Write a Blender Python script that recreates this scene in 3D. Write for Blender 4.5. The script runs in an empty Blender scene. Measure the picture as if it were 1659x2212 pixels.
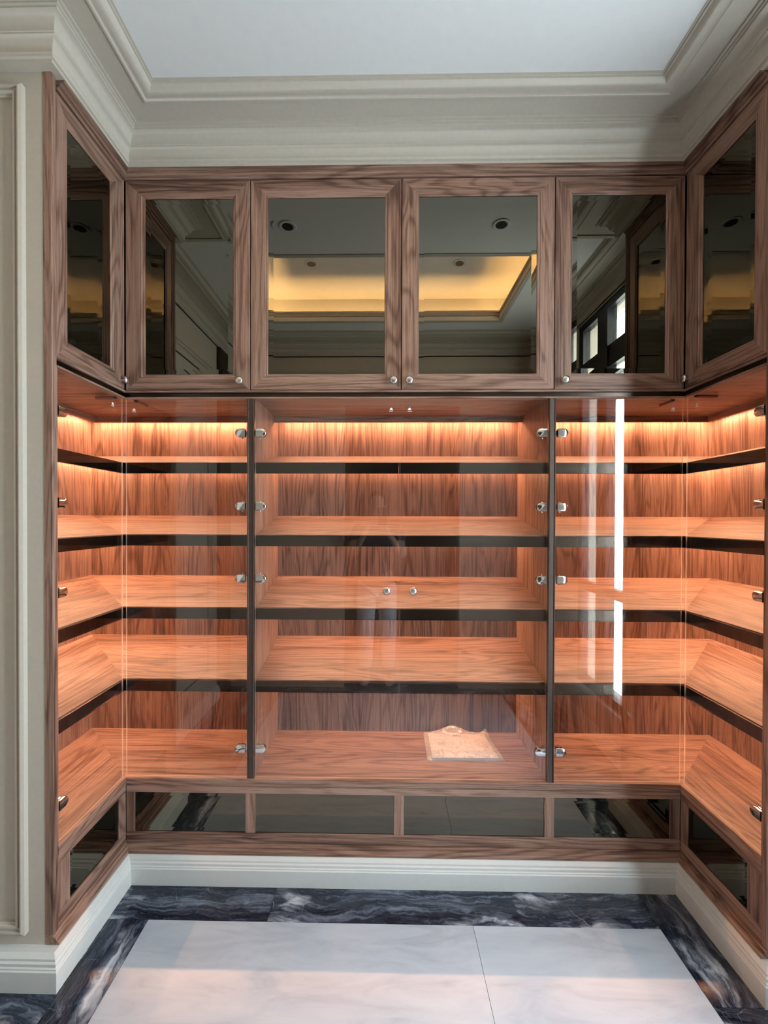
import bpy, bmesh, math, random
from mathutils import Vector, Matrix
random.seed(7)
sc = bpy.context.scene
COL = sc.collection

# ------------------------------------------------------------------ camera
YAW, PITCH, ROLL = 0.0174, -0.0085, -0.0029
FPX, CX, CY = 955.58, 809.21, 1129.49
CAM = Vector((0.0, -1.7677, 1.45))
fwd = Vector((-math.sin(YAW), math.cos(YAW), 0)); rgt = Vector((math.cos(YAW), math.sin(YAW), 0)); up = Vector((0, 0, 1))
f2 = fwd*math.cos(PITCH) + up*math.sin(PITCH); u2 = up*math.cos(PITCH) - fwd*math.sin(PITCH)
r3 = rgt*math.cos(ROLL) - u2*math.sin(ROLL); u3 = rgt*math.sin(ROLL) + u2*math.cos(ROLL)
cd = bpy.data.cameras.new('camera'); cam = bpy.data.objects.new('camera', cd); COL.objects.link(cam)
cd.sensor_fit = 'HORIZONTAL'; cd.sensor_width = 36.0; cd.lens = 36.0*FPX/1659.0
cd.shift_x = (829.5-CX)/1659.0; cd.shift_y = (CY-1106.0)/1659.0
cd.clip_start = 0.01; cd.clip_end = 100
cam.matrix_world = Matrix(((r3.x, u3.x, -f2.x, CAM.x), (r3.y, u3.y, -f2.y, CAM.y), (r3.z, u3.z, -f2.z, CAM.z), (0, 0, 0, 1)))
sc.camera = cam

# ------------------------------------------------------------------ light and exposure
SKY = 37.0           # overcast daylight outside the windows
LED = 240.0          # warm strips inside the cabinet
COVE = 215.0         # warm strips in the ceiling tray
w = bpy.data.worlds.new('overcast_sky'); sc.world = w; w.use_nodes = True
wn = w.node_tree; wn.nodes.clear()
wo = wn.nodes.new('ShaderNodeOutputWorld'); bg = wn.nodes.new('ShaderNodeBackground')
tc = wn.nodes.new('ShaderNodeTexCoord'); sx = wn.nodes.new('ShaderNodeSeparateXYZ'); rp = wn.nodes.new('ShaderNodeValToRGB')
wn.links.new(tc.outputs['Generated'], sx.inputs[0])
mp = wn.nodes.new('ShaderNodeMapRange'); mp.inputs[1].default_value = -1; mp.inputs[2].default_value = 1
wn.links.new(sx.outputs['Z'], mp.inputs[0]); wn.links.new(mp.outputs[0], rp.inputs[0])
rp.color_ramp.elements[0].position = 0.40; rp.color_ramp.elements[0].color = (0.72, 0.83, 0.89, 1)
rp.color_ramp.elements[1].position = 0.60; rp.color_ramp.elements[1].color = (0.77, 0.91, 1.0, 1)
wn.links.new(rp.outputs[0], bg.inputs[0]); bg.inputs[1].default_value = SKY
wn.links.new(bg.outputs[0], wo.inputs[0])

def portal(name, loc, rot, sxx, syy):
    l = bpy.data.lights.new(name, 'AREA'); l.shape = 'RECTANGLE'; l.size = sxx; l.size_y = syy
    l.cycles.is_portal = True
    o = bpy.data.objects.new(name, l); COL.objects.link(o); o.location = loc; o.rotation_euler = rot
portal('daylight_portal', (1.56, -1.0825, 1.5625), (0, math.radians(90), 0), 2.525, 0.695)

vs = sc.view_settings
vs.view_transform = 'Standard'; vs.look = 'None'; vs.exposure = 0.0; vs.gamma = 1.0
vs.use_curve_mapping = False
cy = sc.cycles
cy.transparent_max_bounces = 24; cy.max_bounces = 6; cy.diffuse_bounces = 3; cy.glossy_bounces = 4
cy.use_light_tree = False; cy.caustics_reflective = False; cy.caustics_refractive = False

# ------------------------------------------------------------------ key dimensions (metres)
XL, XR = -1.0363, 1.1871           # front planes of the side cabinets
SL = 0.376                         # length of the side fronts
YW = -0.402                        # walls beside the niche
DEP = 0.414                        # inner depth
ZC = 2.975                         # ceiling
XRW, XLW, YFW = 1.407, -1.337, -2.007   # room walls
XD = [XL, -0.531, 0.0737, 0.6789, XR]   # upper door splits
ZD0, ZD1 = 1.965, 2.804            # upper doors
ZLED = 0.400                       # ledge top
ZS = [1.6779, 1.3831, 1.0856, 0.7891]; TILT = 0.0813; SF = 0.0193
PL0, PL1, PR0, PR1 = -0.543, -0.515, 0.660, 0.687   # posts
ZG0, ZG1 = 0.403, 1.930            # glass

# ------------------------------------------------------------------ node helpers and materials
MATS = {}
def newmat(name):
    m = bpy.data.materials.new(name); m.use_nodes = True; nt = m.node_tree
    MATS[name] = m
    return m, nt, nt.nodes['Principled BSDF']
def N(nt, typ, **kw):
    n = nt.nodes.new(typ)
    for k, v in kw.items():
        if k.startswith('i_'):
            key = k[2:]; n.inputs[int(key) if key.isdigit() else key.replace('_', ' ')].default_value = v
        else: setattr(n, k, v)
    return n
def L(nt, a, b): nt.links.new(a, b)
def ramp(nt, src, stops):
    r = N(nt, 'ShaderNodeValToRGB'); e = r.color_ramp.elements
    while len(e) < len(stops): e.new(0.5)
    for k, (p, c) in enumerate(stops): e[k].position = p; e[k].color = (c[0], c[1], c[2], 1)
    L(nt, src, r.inputs[0]); return r
def coords(nt, scale, rnd=True, rot=(0, 0, 0)):
    t = N(nt, 'ShaderNodeTexCoord'); oi = N(nt, 'ShaderNodeObjectInfo')
    src = t.outputs['Object']
    if rnd:
        mul = N(nt, 'ShaderNodeMath', operation='MULTIPLY', i_1=37.0); L(nt, oi.outputs['Random'], mul.inputs[0])
        ad = N(nt, 'ShaderNodeVectorMath', operation='ADD'); L(nt, src, ad.inputs[0]); L(nt, mul.outputs[0], ad.inputs[1]); src = ad.outputs[0]
    mpn = N(nt, 'ShaderNodeMapping'); mpn.inputs['Scale'].default_value = scale; mpn.inputs['Rotation'].default_value = rot
    L(nt, src, mpn.inputs[0]); return mpn.outputs[0]
def mix(nt, fac, a, b, blend='MIX'):
    m = N(nt, 'ShaderNodeMix', data_type='RGBA', blend_type=blend)
    if isinstance(fac, float): m.inputs[0].default_value = fac
    else: L(nt, fac, m.inputs[0])
    for s, v in ((6, a), (7, b)):
        if isinstance(v, tuple): m.inputs[s].default_value = (*v, 1)
        else: L(nt, v, m.inputs[s])
    return m.outputs[2]

def wood(name, axis):
    m, nt, p = newmat(name)
    def S(al, ac): return tuple(al if k == axis else ac for k in range(3))
    def M2(op, a, k, c=0.0):
        n = N(nt, 'ShaderNodeMath', operation=op)
        for i, v in enumerate((a, k, c)):
            if isinstance(v, (int, float)): n.inputs[i].default_value = v
            else: L(nt, v, n.inputs[i])
        return n.outputs[0]
    # slow tone change from lamella to lamella
    n3 = N(nt, 'ShaderNodeTexNoise', i_Scale=1.0, i_Detail=2.0, i_Roughness=0.5); L(nt, coords(nt, S(0.35, 13.0)), n3.inputs['Vector'])
    # cathedral growth rings
    n1 = N(nt, 'ShaderNodeTexNoise', i_Scale=1.0, i_Detail=2.5, i_Roughness=0.45, i_Distortion=0.5); L(nt, coords(nt, S(0.75, 7.5)), n1.inputs['Vector'])
    ring = M2('SINE', M2('MULTIPLY', n1.outputs[0], 95.0), 0.0)
    ring = M2('POWER', M2('MULTIPLY_ADD', ring, 0.5, 0.5), 2.2)
    # long fibres and short dark pores
    n2 = N(nt, 'ShaderNodeTexNoise', i_Scale=1.0, i_Detail=3.0, i_Roughness=0.6); L(nt, coords(nt, S(3.2, 170.0)), n2.inputs['Vector'])
    n4 = N(nt, 'ShaderNodeTexNoise', i_Scale=1.0, i_Detail=2.0, i_Roughness=0.6); L(nt, coords(nt, S(14.0, 520.0)), n4.inputs['Vector'])
    pore = N(nt, 'ShaderNodeMapRange', i_1=0.56, i_2=0.70); L(nt, n4.outputs[0], pore.inputs[0])
    v = M2('MULTIPLY_ADD', n3.outputs[0], 0.55, 0.0)
    v = M2('MULTIPLY_ADD', n2.outputs[0], 0.62, v)
    v = M2('MULTIPLY_ADD', ring, -0.15, v)
    r = ramp(nt, v, [(0.31, (0.072, 0.034, 0.023)), (0.46, (0.178, 0.098, 0.070)), (0.58, (0.278, 0.167, 0.124)), (0.74, (0.355, 0.226, 0.174))])
    colr = mix(nt, M2('MULTIPLY', pore.outputs[0], 0.62), r.outputs[0], (0.065, 0.032, 0.023))
    L(nt, colr, p.inputs['Base Color'])
    p.inputs['Roughness'].default_value = 0.42; p.inputs['Specular IOR Level'].default_value = 0.4
    bp = N(nt, 'ShaderNodeBump', i_Strength=0.15, i_Distance=0.001); bp.invert = True; L(nt, pore.outputs[0], bp.inputs['Height']); L(nt, bp.outputs[0], p.inputs['Normal'])
    return m
WX, WY, WZ = wood('walnut_grain_x', 0), wood('walnut_grain_y', 1), wood('walnut_grain_z', 2)
WAX = [WX, WY, WZ]

def plain(name, col, rough=0.5, metal=0.0, spec=0.5, noise=0.0, nscale=40.0, bump=0.0):
    m, nt, p = newmat(name)
    p.inputs['Roughness'].default_value = rough; p.inputs['Metallic'].default_value = metal; p.inputs['Specular IOR Level'].default_value = spec
    c = coords(nt, (1, 1, 1), rnd=False)
    n = N(nt, 'ShaderNodeTexNoise', i_Scale=nscale, i_Detail=4.0); L(nt, c, n.inputs['Vector'])
    k = noise
    r = ramp(nt, n.outputs[0], [(0.3, tuple(x*(1-k) for x in col)), (0.7, tuple(min(1, x*(1+k)) for x in col))])
    L(nt, r.outputs[0], p.inputs['Base Color'])
    if bump:
        bp = N(nt, 'ShaderNodeBump', i_Strength=bump, i_Distance=0.001); L(nt, n.outputs[0], bp.inputs['Height']); L(nt, bp.outputs[0], p.inputs['Normal'])
    return m
PAINT = plain('cream_paint', (0.50, 0.455, 0.39), 0.55, noise=0.03, nscale=60, bump=0.05)
SKIRT = plain('pale_skirting_paint', (0.64, 0.65, 0.63), 0.4, noise=0.02)
CEIL = plain('white_ceiling_paint', (0.74, 0.74, 0.74), 0.7, noise=0.015, nscale=30, bump=0.05)
BRONZE = plain('dark_bronze_metal', (0.070, 0.052, 0.042), 0.25, metal=1.0, noise=0.08, nscale=90)
POSTM = plain('brown_bronze_metal', (0.125, 0.095, 0.082), 0.30, metal=0.85, noise=0.06, nscale=60)
CHROME = plain('polished_chrome', (0.78, 0.79, 0.79), 0.12, metal=1.0, noise=0.02)
NICKEL = plain('satin_nickel', (0.66, 0.64, 0.60), 0.26, metal=1.0, noise=0.03)
def mirrormat():
    m = bpy.data.materials.new('smoked_mirror'); m.use_nodes = True; nt = m.node_tree; nt.nodes.clear()
    out = N(nt, 'ShaderNodeOutputMaterial'); g = N(nt, 'ShaderNodeBsdfGlossy'); g.inputs['Roughness'].default_value = 0.0; g.inputs[0].default_value = (0.158, 0.145, 0.116, 1)
    L(nt, g.outputs[0], out.inputs[0]); return m
MIRROR = mirrormat()
BLACKF = plain('black_aluminium', (0.012, 0.014, 0.018), 0.35, noise=0.1)
DARKW = plain('dark_stained_wood', (0.030, 0.015, 0.010), 0.4, noise=0.2, nscale=25)
LATCH = plain('brown_latch_plastic', (0.20, 0.075, 0.05), 0.45, noise=0.05)
DARKP = plain('black_plastic', (0.02, 0.015, 0.013), 0.4, noise=0.05)
STICK = plain('white_sticker', (0.80, 0.78, 0.76), 0.6, noise=0.02)
INK = plain('grey_print_ink', (0.07, 0.06, 0.06), 0.7, noise=0.05)
PAPER = plain('white_paper', (0.82, 0.80, 0.78), 0.6, noise=0.03, nscale=20)
HINGEI = plain('dull_steel', (0.45, 0.45, 0.45), 0.3, metal=1.0, noise=0.05)
GROUT = plain('dark_grout', (0.10, 0.10, 0.11), 0.8, noise=0.1)

def glassmat(name, tint, refl=1.0):
    m = bpy.data.materials.new(name); m.use_nodes = True; nt = m.node_tree; nt.nodes.clear()
    out = N(nt, 'ShaderNodeOutputMaterial'); g = N(nt, 'ShaderNodeNewGeometry')
    dt = N(nt, 'ShaderNodeVectorMath', operation='DOT_PRODUCT'); L(nt, g.outputs['Normal'], dt.inputs[0]); L(nt, g.outputs['Incoming'], dt.inputs[1])
    ab = N(nt, 'ShaderNodeMath', operation='ABSOLUTE'); L(nt, dt.outputs['Value'], ab.inputs[0])
    om = N(nt, 'ShaderNodeMath', operation='SUBTRACT', i_0=1.0); L(nt, ab.outputs[0], om.inputs[1])
    pw = N(nt, 'ShaderNodeMath', operation='POWER', i_1=5.0); L(nt, om.outputs[0], pw.inputs[0])
    ma = N(nt, 'ShaderNodeMath', operation='MULTIPLY_ADD', i_1=0.95*refl, i_2=0.041*refl); L(nt, pw.outputs[0], ma.inputs[0])
    tr = N(nt, 'ShaderNodeBsdfTransparent'); tr.inputs[0].default_value = (*tint, 1)
    gl = N(nt, 'ShaderNodeBsdfGlossy'); gl.inputs['Roughness'].default_value = 0.0; gl.inputs[0].default_value = (1, 1, 1, 1)
    mx = N(nt, 'ShaderNodeMixShader'); L(nt, ma.outputs[0], mx.inputs[0]); L(nt, tr.outputs[0], mx.inputs[1]); L(nt, gl.outputs[0], mx.inputs[2])
    L(nt, mx.outputs[0], out.inputs[0]); MATS[name] = m
    return m
GLASS = glassmat('clear_glass', (0.985, 0.985, 0.98))
def edgemat():
    m = bpy.data.materials.new('polished_glass_edge'); m.use_nodes = True; nt = m.node_tree; nt.nodes.clear()
    out = N(nt, 'ShaderNodeOutputMaterial'); tr = N(nt, 'ShaderNodeBsdfTransparent'); tl = N(nt, 'ShaderNodeBsdfTranslucent'); tl.inputs[0].default_value = (0.85, 0.88, 0.86, 1)
    df = N(nt, 'ShaderNodeBsdfDiffuse'); df.inputs[0].default_value = (0.7, 0.74, 0.72, 1)
    a = N(nt, 'ShaderNodeAddShader'); L(nt, tl.outputs[0], a.inputs[0]); L(nt, df.outputs[0], a.inputs[1])
    mx = N(nt, 'ShaderNodeMixShader', i_0=0.24); L(nt, tr.outputs[0], mx.inputs[1]); L(nt, a.outputs[0], mx.inputs[2]); L(nt, mx.outputs[0], out.inputs[0])
    return m
GEDGE = edgemat()
WGLASS = glassmat('window_glass', (0.97, 0.985, 0.985))

def filmmat():
    m = bpy.data.materials.new('crinkled_clear_film'); m.use_nodes = True; nt = m.node_tree; nt.nodes.clear()
    out = N(nt, 'ShaderNodeOutputMaterial'); tr = N(nt, 'ShaderNodeBsdfTransparent'); tr.inputs[0].default_value = (0.97, 0.96, 0.95, 1)
    gl = N(nt, 'ShaderNodeBsdfGlossy'); gl.inputs['Roughness'].default_value = 0.18
    df = N(nt, 'ShaderNodeBsdfDiffuse'); df.inputs[0].default_value = (0.8, 0.78, 0.77, 1)
    c = coords(nt, (1, 1, 1), rnd=False); n = N(nt, 'ShaderNodeTexNoise', i_Scale=16.0, i_Detail=3.0, i_Distortion=1.5); L(nt, c, n.inputs['Vector'])
    bp = N(nt, 'ShaderNodeBump', i_Strength=0.5, i_Distance=0.006); L(nt, n.outputs[0], bp.inputs['Height']); L(nt, bp.outputs[0], gl.inputs['Normal'])
    mr = N(nt, 'ShaderNodeMapRange', i_1=0.45, i_2=0.75, i_3=0.20, i_4=0.46); L(nt, n.outputs[0], mr.inputs[0])
    m1 = N(nt, 'ShaderNodeMixShader', i_0=0.14); L(nt, df.outputs[0], m1.inputs[1]); L(nt, gl.outputs[0], m1.inputs[2])
    m2 = N(nt, 'ShaderNodeMixShader'); L(nt, mr.outputs[0], m2.inputs[0]); L(nt, tr.outputs[0], m2.inputs[1]); L(nt, m1.outputs[0], m2.inputs[2])
    L(nt, m2.outputs[0], out.inputs[0]); return m
FILM = filmmat()

def emit(name, col, strength):
    m = bpy.data.materials.new(name); m.use_nodes = True; nt = m.node_tree; nt.nodes.clear()
    out = N(nt, 'ShaderNodeOutputMaterial'); e = N(nt, 'ShaderNodeEmission'); e.inputs[0].default_value = (*col, 1); e.inputs[1].default_value = strength
    L(nt, e.outputs[0], out.inputs[0]); return m
LEDM = emit('warm_led', (1.0, 0.49, 0.265), LED)
COVEM = emit('cove_led', (1.0, 0.60, 0.24), COVE)

def black_marble(axis=0):
    m, nt, p = newmat('black_marble' if axis == 0 else 'black_marble_lengthwise')
    S = (lambda al, ac: (al, ac, ac)) if axis == 0 else (lambda al, ac: (ac, al, ac))
    c = coords(nt, (1, 1, 1))
    wob = N(nt, 'ShaderNodeTexNoise', i_Scale=4.0, i_Detail=5.0, i_Roughness=0.55); L(nt, c, wob.inputs['Vector'])
    wc = mix(nt, 0.13, c, wob.outputs['Color'], 'ADD')
    def nz(scale, sc_, det, rough, dist=0.0):
        mpn = N(nt, 'ShaderNodeMapping'); mpn.inputs['Scale'].default_value = scale; L(nt, wc, mpn.inputs[0])
        n = N(nt, 'ShaderNodeTexNoise', i_Scale=sc_, i_Detail=det, i_Roughness=rough, i_Distortion=dist); L(nt, mpn.outputs[0], n.inputs['Vector']); return n.outputs[0]
    big = nz(S(1.0, 3.2), 2.6, 3.0, 0.5)
    flow = nz(S(1.3, 17.0), 1.7, 6.0, 0.62, 0.5)
    fine = nz(S(2.5, 75.0), 1.6, 4.0, 0.6)
    base = ramp(nt, flow, [(0.36, (0.005, 0.008, 0.015)), (0.52, (0.022, 0.030, 0.050)), (0.62, (0.10, 0.125, 0.175)), (0.74, (0.24, 0.27, 0.34))])
    white = ramp(nt, flow, [(0.44, (0.10, 0.12, 0.16)), (0.54, (0.46, 0.50, 0.58)), (0.66, (0.70, 0.73, 0.78))])
    mask = ramp(nt, big, [(0.53, (0, 0, 0)), (0.64, (1, 1, 1))])
    colr = mix(nt, mask.outputs[0], base.outputs[0], white.outputs[0])
    fr = ramp(nt, fine, [(0.50, (0, 0, 0)), (0.72, (0.05, 0.06, 0.085))])
    colr = mix(nt, 1.0, colr, fr.outputs[0], 'ADD')
    # thin pale cracks, here and there
    vo = N(nt, 'ShaderNodeTexVoronoi', feature='DISTANCE_TO_EDGE', i_Scale=9.0); L(nt, wc, vo.inputs['Vector'])
    vr = ramp(nt, vo.outputs['Distance'], [(0.0, (1, 1, 1)), (0.010, (0, 0, 0))])
    n4 = N(nt, 'ShaderNodeTexNoise', i_Scale=7.0, i_Detail=2.0); L(nt, c, n4.inputs['Vector'])
    vm = ramp(nt, n4.outputs[0], [(0.54, (0, 0, 0)), (0.66, (0.7, 0.7, 0.7))])
    f = mix(nt, 1.0, vr.outputs[0], vm.outputs[0], 'MULTIPLY')
    colr = mix(nt, f, colr, (0.46, 0.49, 0.56))
    L(nt, colr, p.inputs['Base Color']); p.inputs['Roughness'].default_value = 0.09
    return m
def white_marble():
    m, nt, p = newmat('white_marble')
    c = coords(nt, (1, 1, 1)); rot = N(nt, 'ShaderNodeMapping'); rot.inputs['Rotation'].default_value = (0, 0, 0.5); rot.inputs['Scale'].default_value = (1.2, 5.0, 1.0); L(nt, c, rot.inputs[0])
    n = N(nt, 'ShaderNodeTexNoise', i_Scale=3.0, i_Detail=8.0, i_Roughness=0.6, i_Distortion=0.7); L(nt, rot.outputs[0], n.inputs['Vector'])
    r = ramp(nt, n.outputs[0], [(0.3, (0.40, 0.44, 0.51)), (0.5, (0.50, 0.545, 0.615)), (0.7, (0.56, 0.60, 0.66))])
    L(nt, r.outputs[0], p.inputs['Base Color']); p.inputs['Roughness'].default_value = 0.22; p.inputs['Specular IOR Level'].default_value = 0.16
    return m
BMARB, BMARBY, WMARB = black_marble(0), black_marble(1), white_marble()

# ------------------------------------------------------------------ object helpers
def tag(o, label=None, cat=None, group=None, kind=None):
    if label: o['label'] = label
    if cat: o['category'] = cat
    if group: o['group'] = group
    if kind: o['kind'] = kind
    return o
def thing(name, loc, label=None, cat=None, group=None, kind=None):
    o = bpy.data.objects.new(name, None); COL.objects.link(o); o.location = loc; o.empty_display_size = 0.05
    return tag(o, label, cat, group, kind)
def sub(name, parent):
    o = bpy.data.objects.new(name, None); COL.objects.link(o); o.parent = parent; o.empty_display_size = 0.03
    return o
def wloc(o):
    v = Vector((0, 0, 0))
    while o is not None: v += o.location; o = o.parent
    return v
def put(name, bm, mat, parent=None, smooth=False, bevel=0.0, segs=1):
    """bmesh in world coordinates -> one mesh object under its parent"""
    bmesh.ops.remove_doubles(bm, verts=bm.verts, dist=1e-6)
    bmesh.ops.recalc_face_normals(bm, faces=bm.faces)
    if bevel:
        es = [e for e in bm.edges if len(e.link_faces) == 2 and e.calc_face_angle(0) > 0.5]
        bmesh.ops.bevel(bm, geom=es, offset=bevel, offset_type='OFFSET', segments=segs, profile=0.5, affect='EDGES', clamp_overlap=True)
    off = wloc(parent) if parent is not None else Vector((0, 0, 0))
    if off.length: bmesh.ops.translate(bm, verts=bm.verts, vec=-off)
    me = bpy.data.meshes.new(name); bm.to_mesh(me); bm.free()
    me.materials.append(mat)
    if smooth:
        for p in me.polygons: p.use_smooth = True
        me.set_sharp_from_angle(angle=math.radians(40))
    o = bpy.data.objects.new(name, me); COL.objects.link(o)
    if parent is not None: o.parent = parent
    return o
def box(bm, x0, x1, y0, y1, z0, z1):
    x0, x1 = sorted((x0, x1)); y0, y1 = sorted((y0, y1)); z0, z1 = sorted((z0, z1))
    v = [bm.verts.new(p) for p in ((x0, y0, z0), (x1, y0, z0), (x1, y1, z0), (x0, y1, z0), (x0, y0, z1), (x1, y0, z1), (x1, y1, z1), (x0, y1, z1))]
    for f in ((0, 3, 2, 1), (4, 5, 6, 7), (0, 1, 5, 4), (1, 2, 6, 5), (2, 3, 7, 6), (3, 0, 4, 7)): bm.faces.new([v[i] for i in f])
    return v
def boxo(name, x0, x1, y0, y1, z0, z1, mat, parent=None, bevel=0.0):
    bm = bmesh.new(); box(bm, x0, x1, y0, y1, z0, z1); return put(name, bm, mat, parent, bevel=bevel)
def loft(bm, rings, closed=True, caps=True):
    """rings of equal length joined into a skin"""
    R = [[bm.verts.new(p) for p in r] for r in rings]; n = len(R[0])
    for a, b in zip(R, R[1:]):
        for i in range(n if closed else n-1):
            j = (i+1) % n
            bm.faces.new((a[i], a[j], b[j], b[i]))
    if caps and closed:
        bm.faces.new(R[0][::-1]); bm.faces.new(R[-1])
    return R
def lathe(bm, prof, origin, axis, seg=20):
    """prof: (radius, distance along axis)"""
    ax = Vector(axis).normalized(); t = Vector((0, 0, 1)) if abs(ax.z) < 0.9 else Vector((1, 0, 0))
    a = ax.cross(t).normalized(); b = ax.cross(a); o = Vector(origin)
    rings = [[o + ax*d + (a*math.cos(k*2*math.pi/seg) + b*math.sin(k*2*math.pi/seg))*max(r, 1e-4) for k in range(seg)] for r, d in prof]
    loft(bm, rings)
def sweep(bm, prof, path, i0, i1, closed_path=True):
    """prof: closed (p, z) polygon, p = offset to the inner side of the path; one mitred run from path[i0] to path[i1]"""
    n = len(path)
    def nrm(a, b):
        d = Vector((b[0]-a[0], b[1]-a[1])).normalized(); return Vector((d.y, -d.x))   # right-hand side
    def off(i, p):
        a, b, c = path[(i-1) % n], path[i % n], path[(i+1) % n]
        n1, n2 = nrm(a, b), nrm(b, c); k = (n1+n2)/(1+n1.dot(n2))
        return b[0]+k.x*p, b[1]+k.y*p
    rings = []
    for i in range(i0, i1+1):
        rings.append([(*off(i, p), z) for p, z in prof])
    loft(bm, rings)

# plane maps: (u along the front, v height, w depth into the cabinet)
def MB_(u, v, w): return (u, w, v)
def ML_(u, v, w): return (XL-w, u, v)
def MR_(u, v, w): return (XR+w, u, v)
PLANES = {'back': (MB_, 0), 'left': (ML_, 1), 'right': (MR_, 1)}

FRAME_PROF = [(0.0, 0.020), (0.0, 0.0022), (0.025, 0.0), (0.83, 0.0), (0.86, 0.0022), (0.95, 0.0028), (1.0, 0.0050), (1.0, 0.020)]
def member(name, plane, A, B, a, b, mat, parent, prof=FRAME_PROF):
    """mitred frame member between outer corners A-B and inner corners a-b"""
    M = PLANES[plane][0]; bm = bmesh.new()
    def lp(P, q, f): return (P[0]+(q[0]-P[0])*f, P[1]+(q[1]-P[1])*f)
    loft(bm, [[M(*lp(A, a, f), w) for f, w in prof], [M(*lp(B, b, f), w) for f, w in prof]])
    return put(name, bm, mat, parent)
def mirror_panel(plane, u0, u1, v0, v1, parent, w0=0.0085, bev=0.021, ang=-0.035, name='mirror_panel'):
    M = PLANES[plane][0]; bm = bmesh.new(); e = 0.003
    o = [(u0-e, v0-e), (u1+e, v0-e), (u1+e, v1+e), (u0-e, v1+e)]
    i = [(u0+bev, v0+bev), (u1-bev, v0+bev), (u1-bev, v1-bev), (u0+bev, v1-bev)]
    we = w0+(bev+e)*ang
    loft(bm, [[M(*q, we+0.006) for q in o], [M(*q, we) for q in o], [M(*q, w0) for q in i]])
    return put(name, bm, MIRROR, parent)
def knob(plane, u, v, parent, w0=0.0):
    M = PLANES[plane][0]; o = Vector(M(u, v, w0)); d = Vector(M(u, v, w0-1)) - o; bm = bmesh.new()
    lathe(bm, [(0.0085, -0.001), (0.0085, 0.0015), (0.0055, 0.003), (0.0048, 0.010), (0.0065, 0.014), (0.0125, 0.0165), (0.0155, 0.0195), (0.0158, 0.0225), (0.0140, 0.0262), (0.0085, 0.0287), (0.0, 0.0295)], o, d, 24)
    return put('knob', bm, NICKEL, parent, smooth=True)

# ================================================================== THE SETTING
# floor ---------------------------------------------------------------
fl = thing('floor', (0, -1, 0), 'polished stone floor with white marble field and black marble border', None, None, 'structure')
boxo('floor_bed', -1.9, 1.9, -4.8, 0.6, -0.08, -0.006, GROUT, fl)
def tile(nm, x0, x1, y0, y1, mat):
    g = 0.0007
    return boxo(nm, x0+g, x1-g, y0+g, y1-g, -0.006, 0.0, mat, fl)
BX0, BX1, BY = -0.841, 0.990, -0.195
for (x0, x1) in ((-1.12, -0.411), (-0.411, BX1)): tile('border_tile', x0, x1, BY, 0.05, BMARB)
tile('border_tile', BX1, 1.30, -0.4455, 0.05, BMARBY)
tile('border_tile', -0.985, BX0, -1.18, BY, BMARBY)
tile('border_tile', -1.40, -0.985, -1.18, BY, BMARB)
tile('border_tile', -1.40, BX0, -2.1, -1.18, BMARBY)
tile('border_tile', BX1, 1.60, -1.25, -0.4455, BMARB)
tile('border_tile', BX1, 1.60, -2.1, -1.25, BMARBY)
for (y0, y1) in ((-1.08, BY), (-1.86, -1.08)):
    for (x0, x1) in ((BX0, 0.328), (0.328, BX1)): tile('marble_tile', x0, x1, y0, y1, WMARB)
tile('border_tile', BX0, BX1, -2.1, -1.86, BMARB)
for k in range(3):
    for (x0, x1) in ((-1.44, -0.5), (-0.5, 0.45), (0.45, 1.6)): tile('marble_tile', x0, x1, -2.1-0.85*(k+1), -2.1-0.85*k, WMARB)

# walls ---------------------------------------------------------------
def wall(name, boxes, label, mat=PAINT):
    bm = bmesh.new()
    for b in boxes: box(bm, *b)
    o = put(name, bm, mat); return tag(o, label, None, None, 'structure')
wall('wall_back', [(-1.62, 1.78, 0.46, 0.56, 0, ZC)], 'cream wall behind the cabinets')
wall('wall_niche_left', [(-1.62, -1.52, YW, 0.46, 0, ZC)], 'cream side wall of the niche behind the left cabinet')
wall('wall_niche_right', [(1.68, 1.78, YW, 0.46, 0, ZC)], 'cream side wall of the niche behind the right cabinet')
wall('wall_left_return', [(-1.62, XL-0.0215, YW, YW+0.022, 0, ZC)], 'cream panelled wall beside the left end of the cabinets')
wall('wall_right_return', [(XR+0.0215, 1.78, YW, YW+0.022, 0, ZC)], 'cream wall strip beside the right end of the cabinets')
wall('wall_left', [(XLW-0.1, XLW, -2.107, YW, 0, ZC)], 'cream panelled side wall opposite the window')
WY0, WY1, WZ0, WZ1 = -1.43, -0.735, 0.30, 2.825
wall('wall_right', [(XRW, XRW+0.16, -2.107, WY0, 0, ZC), (XRW, XRW+0.16, WY1, YW, 0, ZC), (XRW, XRW+0.16, WY0, WY1, 0, WZ0), (XRW, XRW+0.16, WY0, WY1, WZ1, ZC)], 'cream wall with the tall window')
DX0, DX1, DZ = -0.33, 0.66, 2.42
wall('wall_front', [(XLW-0.1, DX0, YFW-0.10, YFW, 0, ZC), (DX1, XRW+0.16, YFW-0.10, YFW, 0, ZC), (DX0, DX1, YFW-0.10, YFW, DZ, ZC)], 'cream wall with doorway behind the viewer')
wall('wall_hall', [(-1.54, -1.44, -4.75, -2.107, 0, 2.8), (-1.54, 1.67, -4.75, -4.65, 0, 2.8), (1.57, 1.67, -4.65, -2.107, 0, 2.8)], 'cream walls of the hall beyond the doorway')
wall('ceiling_hall', [(-1.54, 1.67, -4.75, -2.107, 2.8, 2.9)], 'white ceiling of the hall', CEIL)

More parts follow.
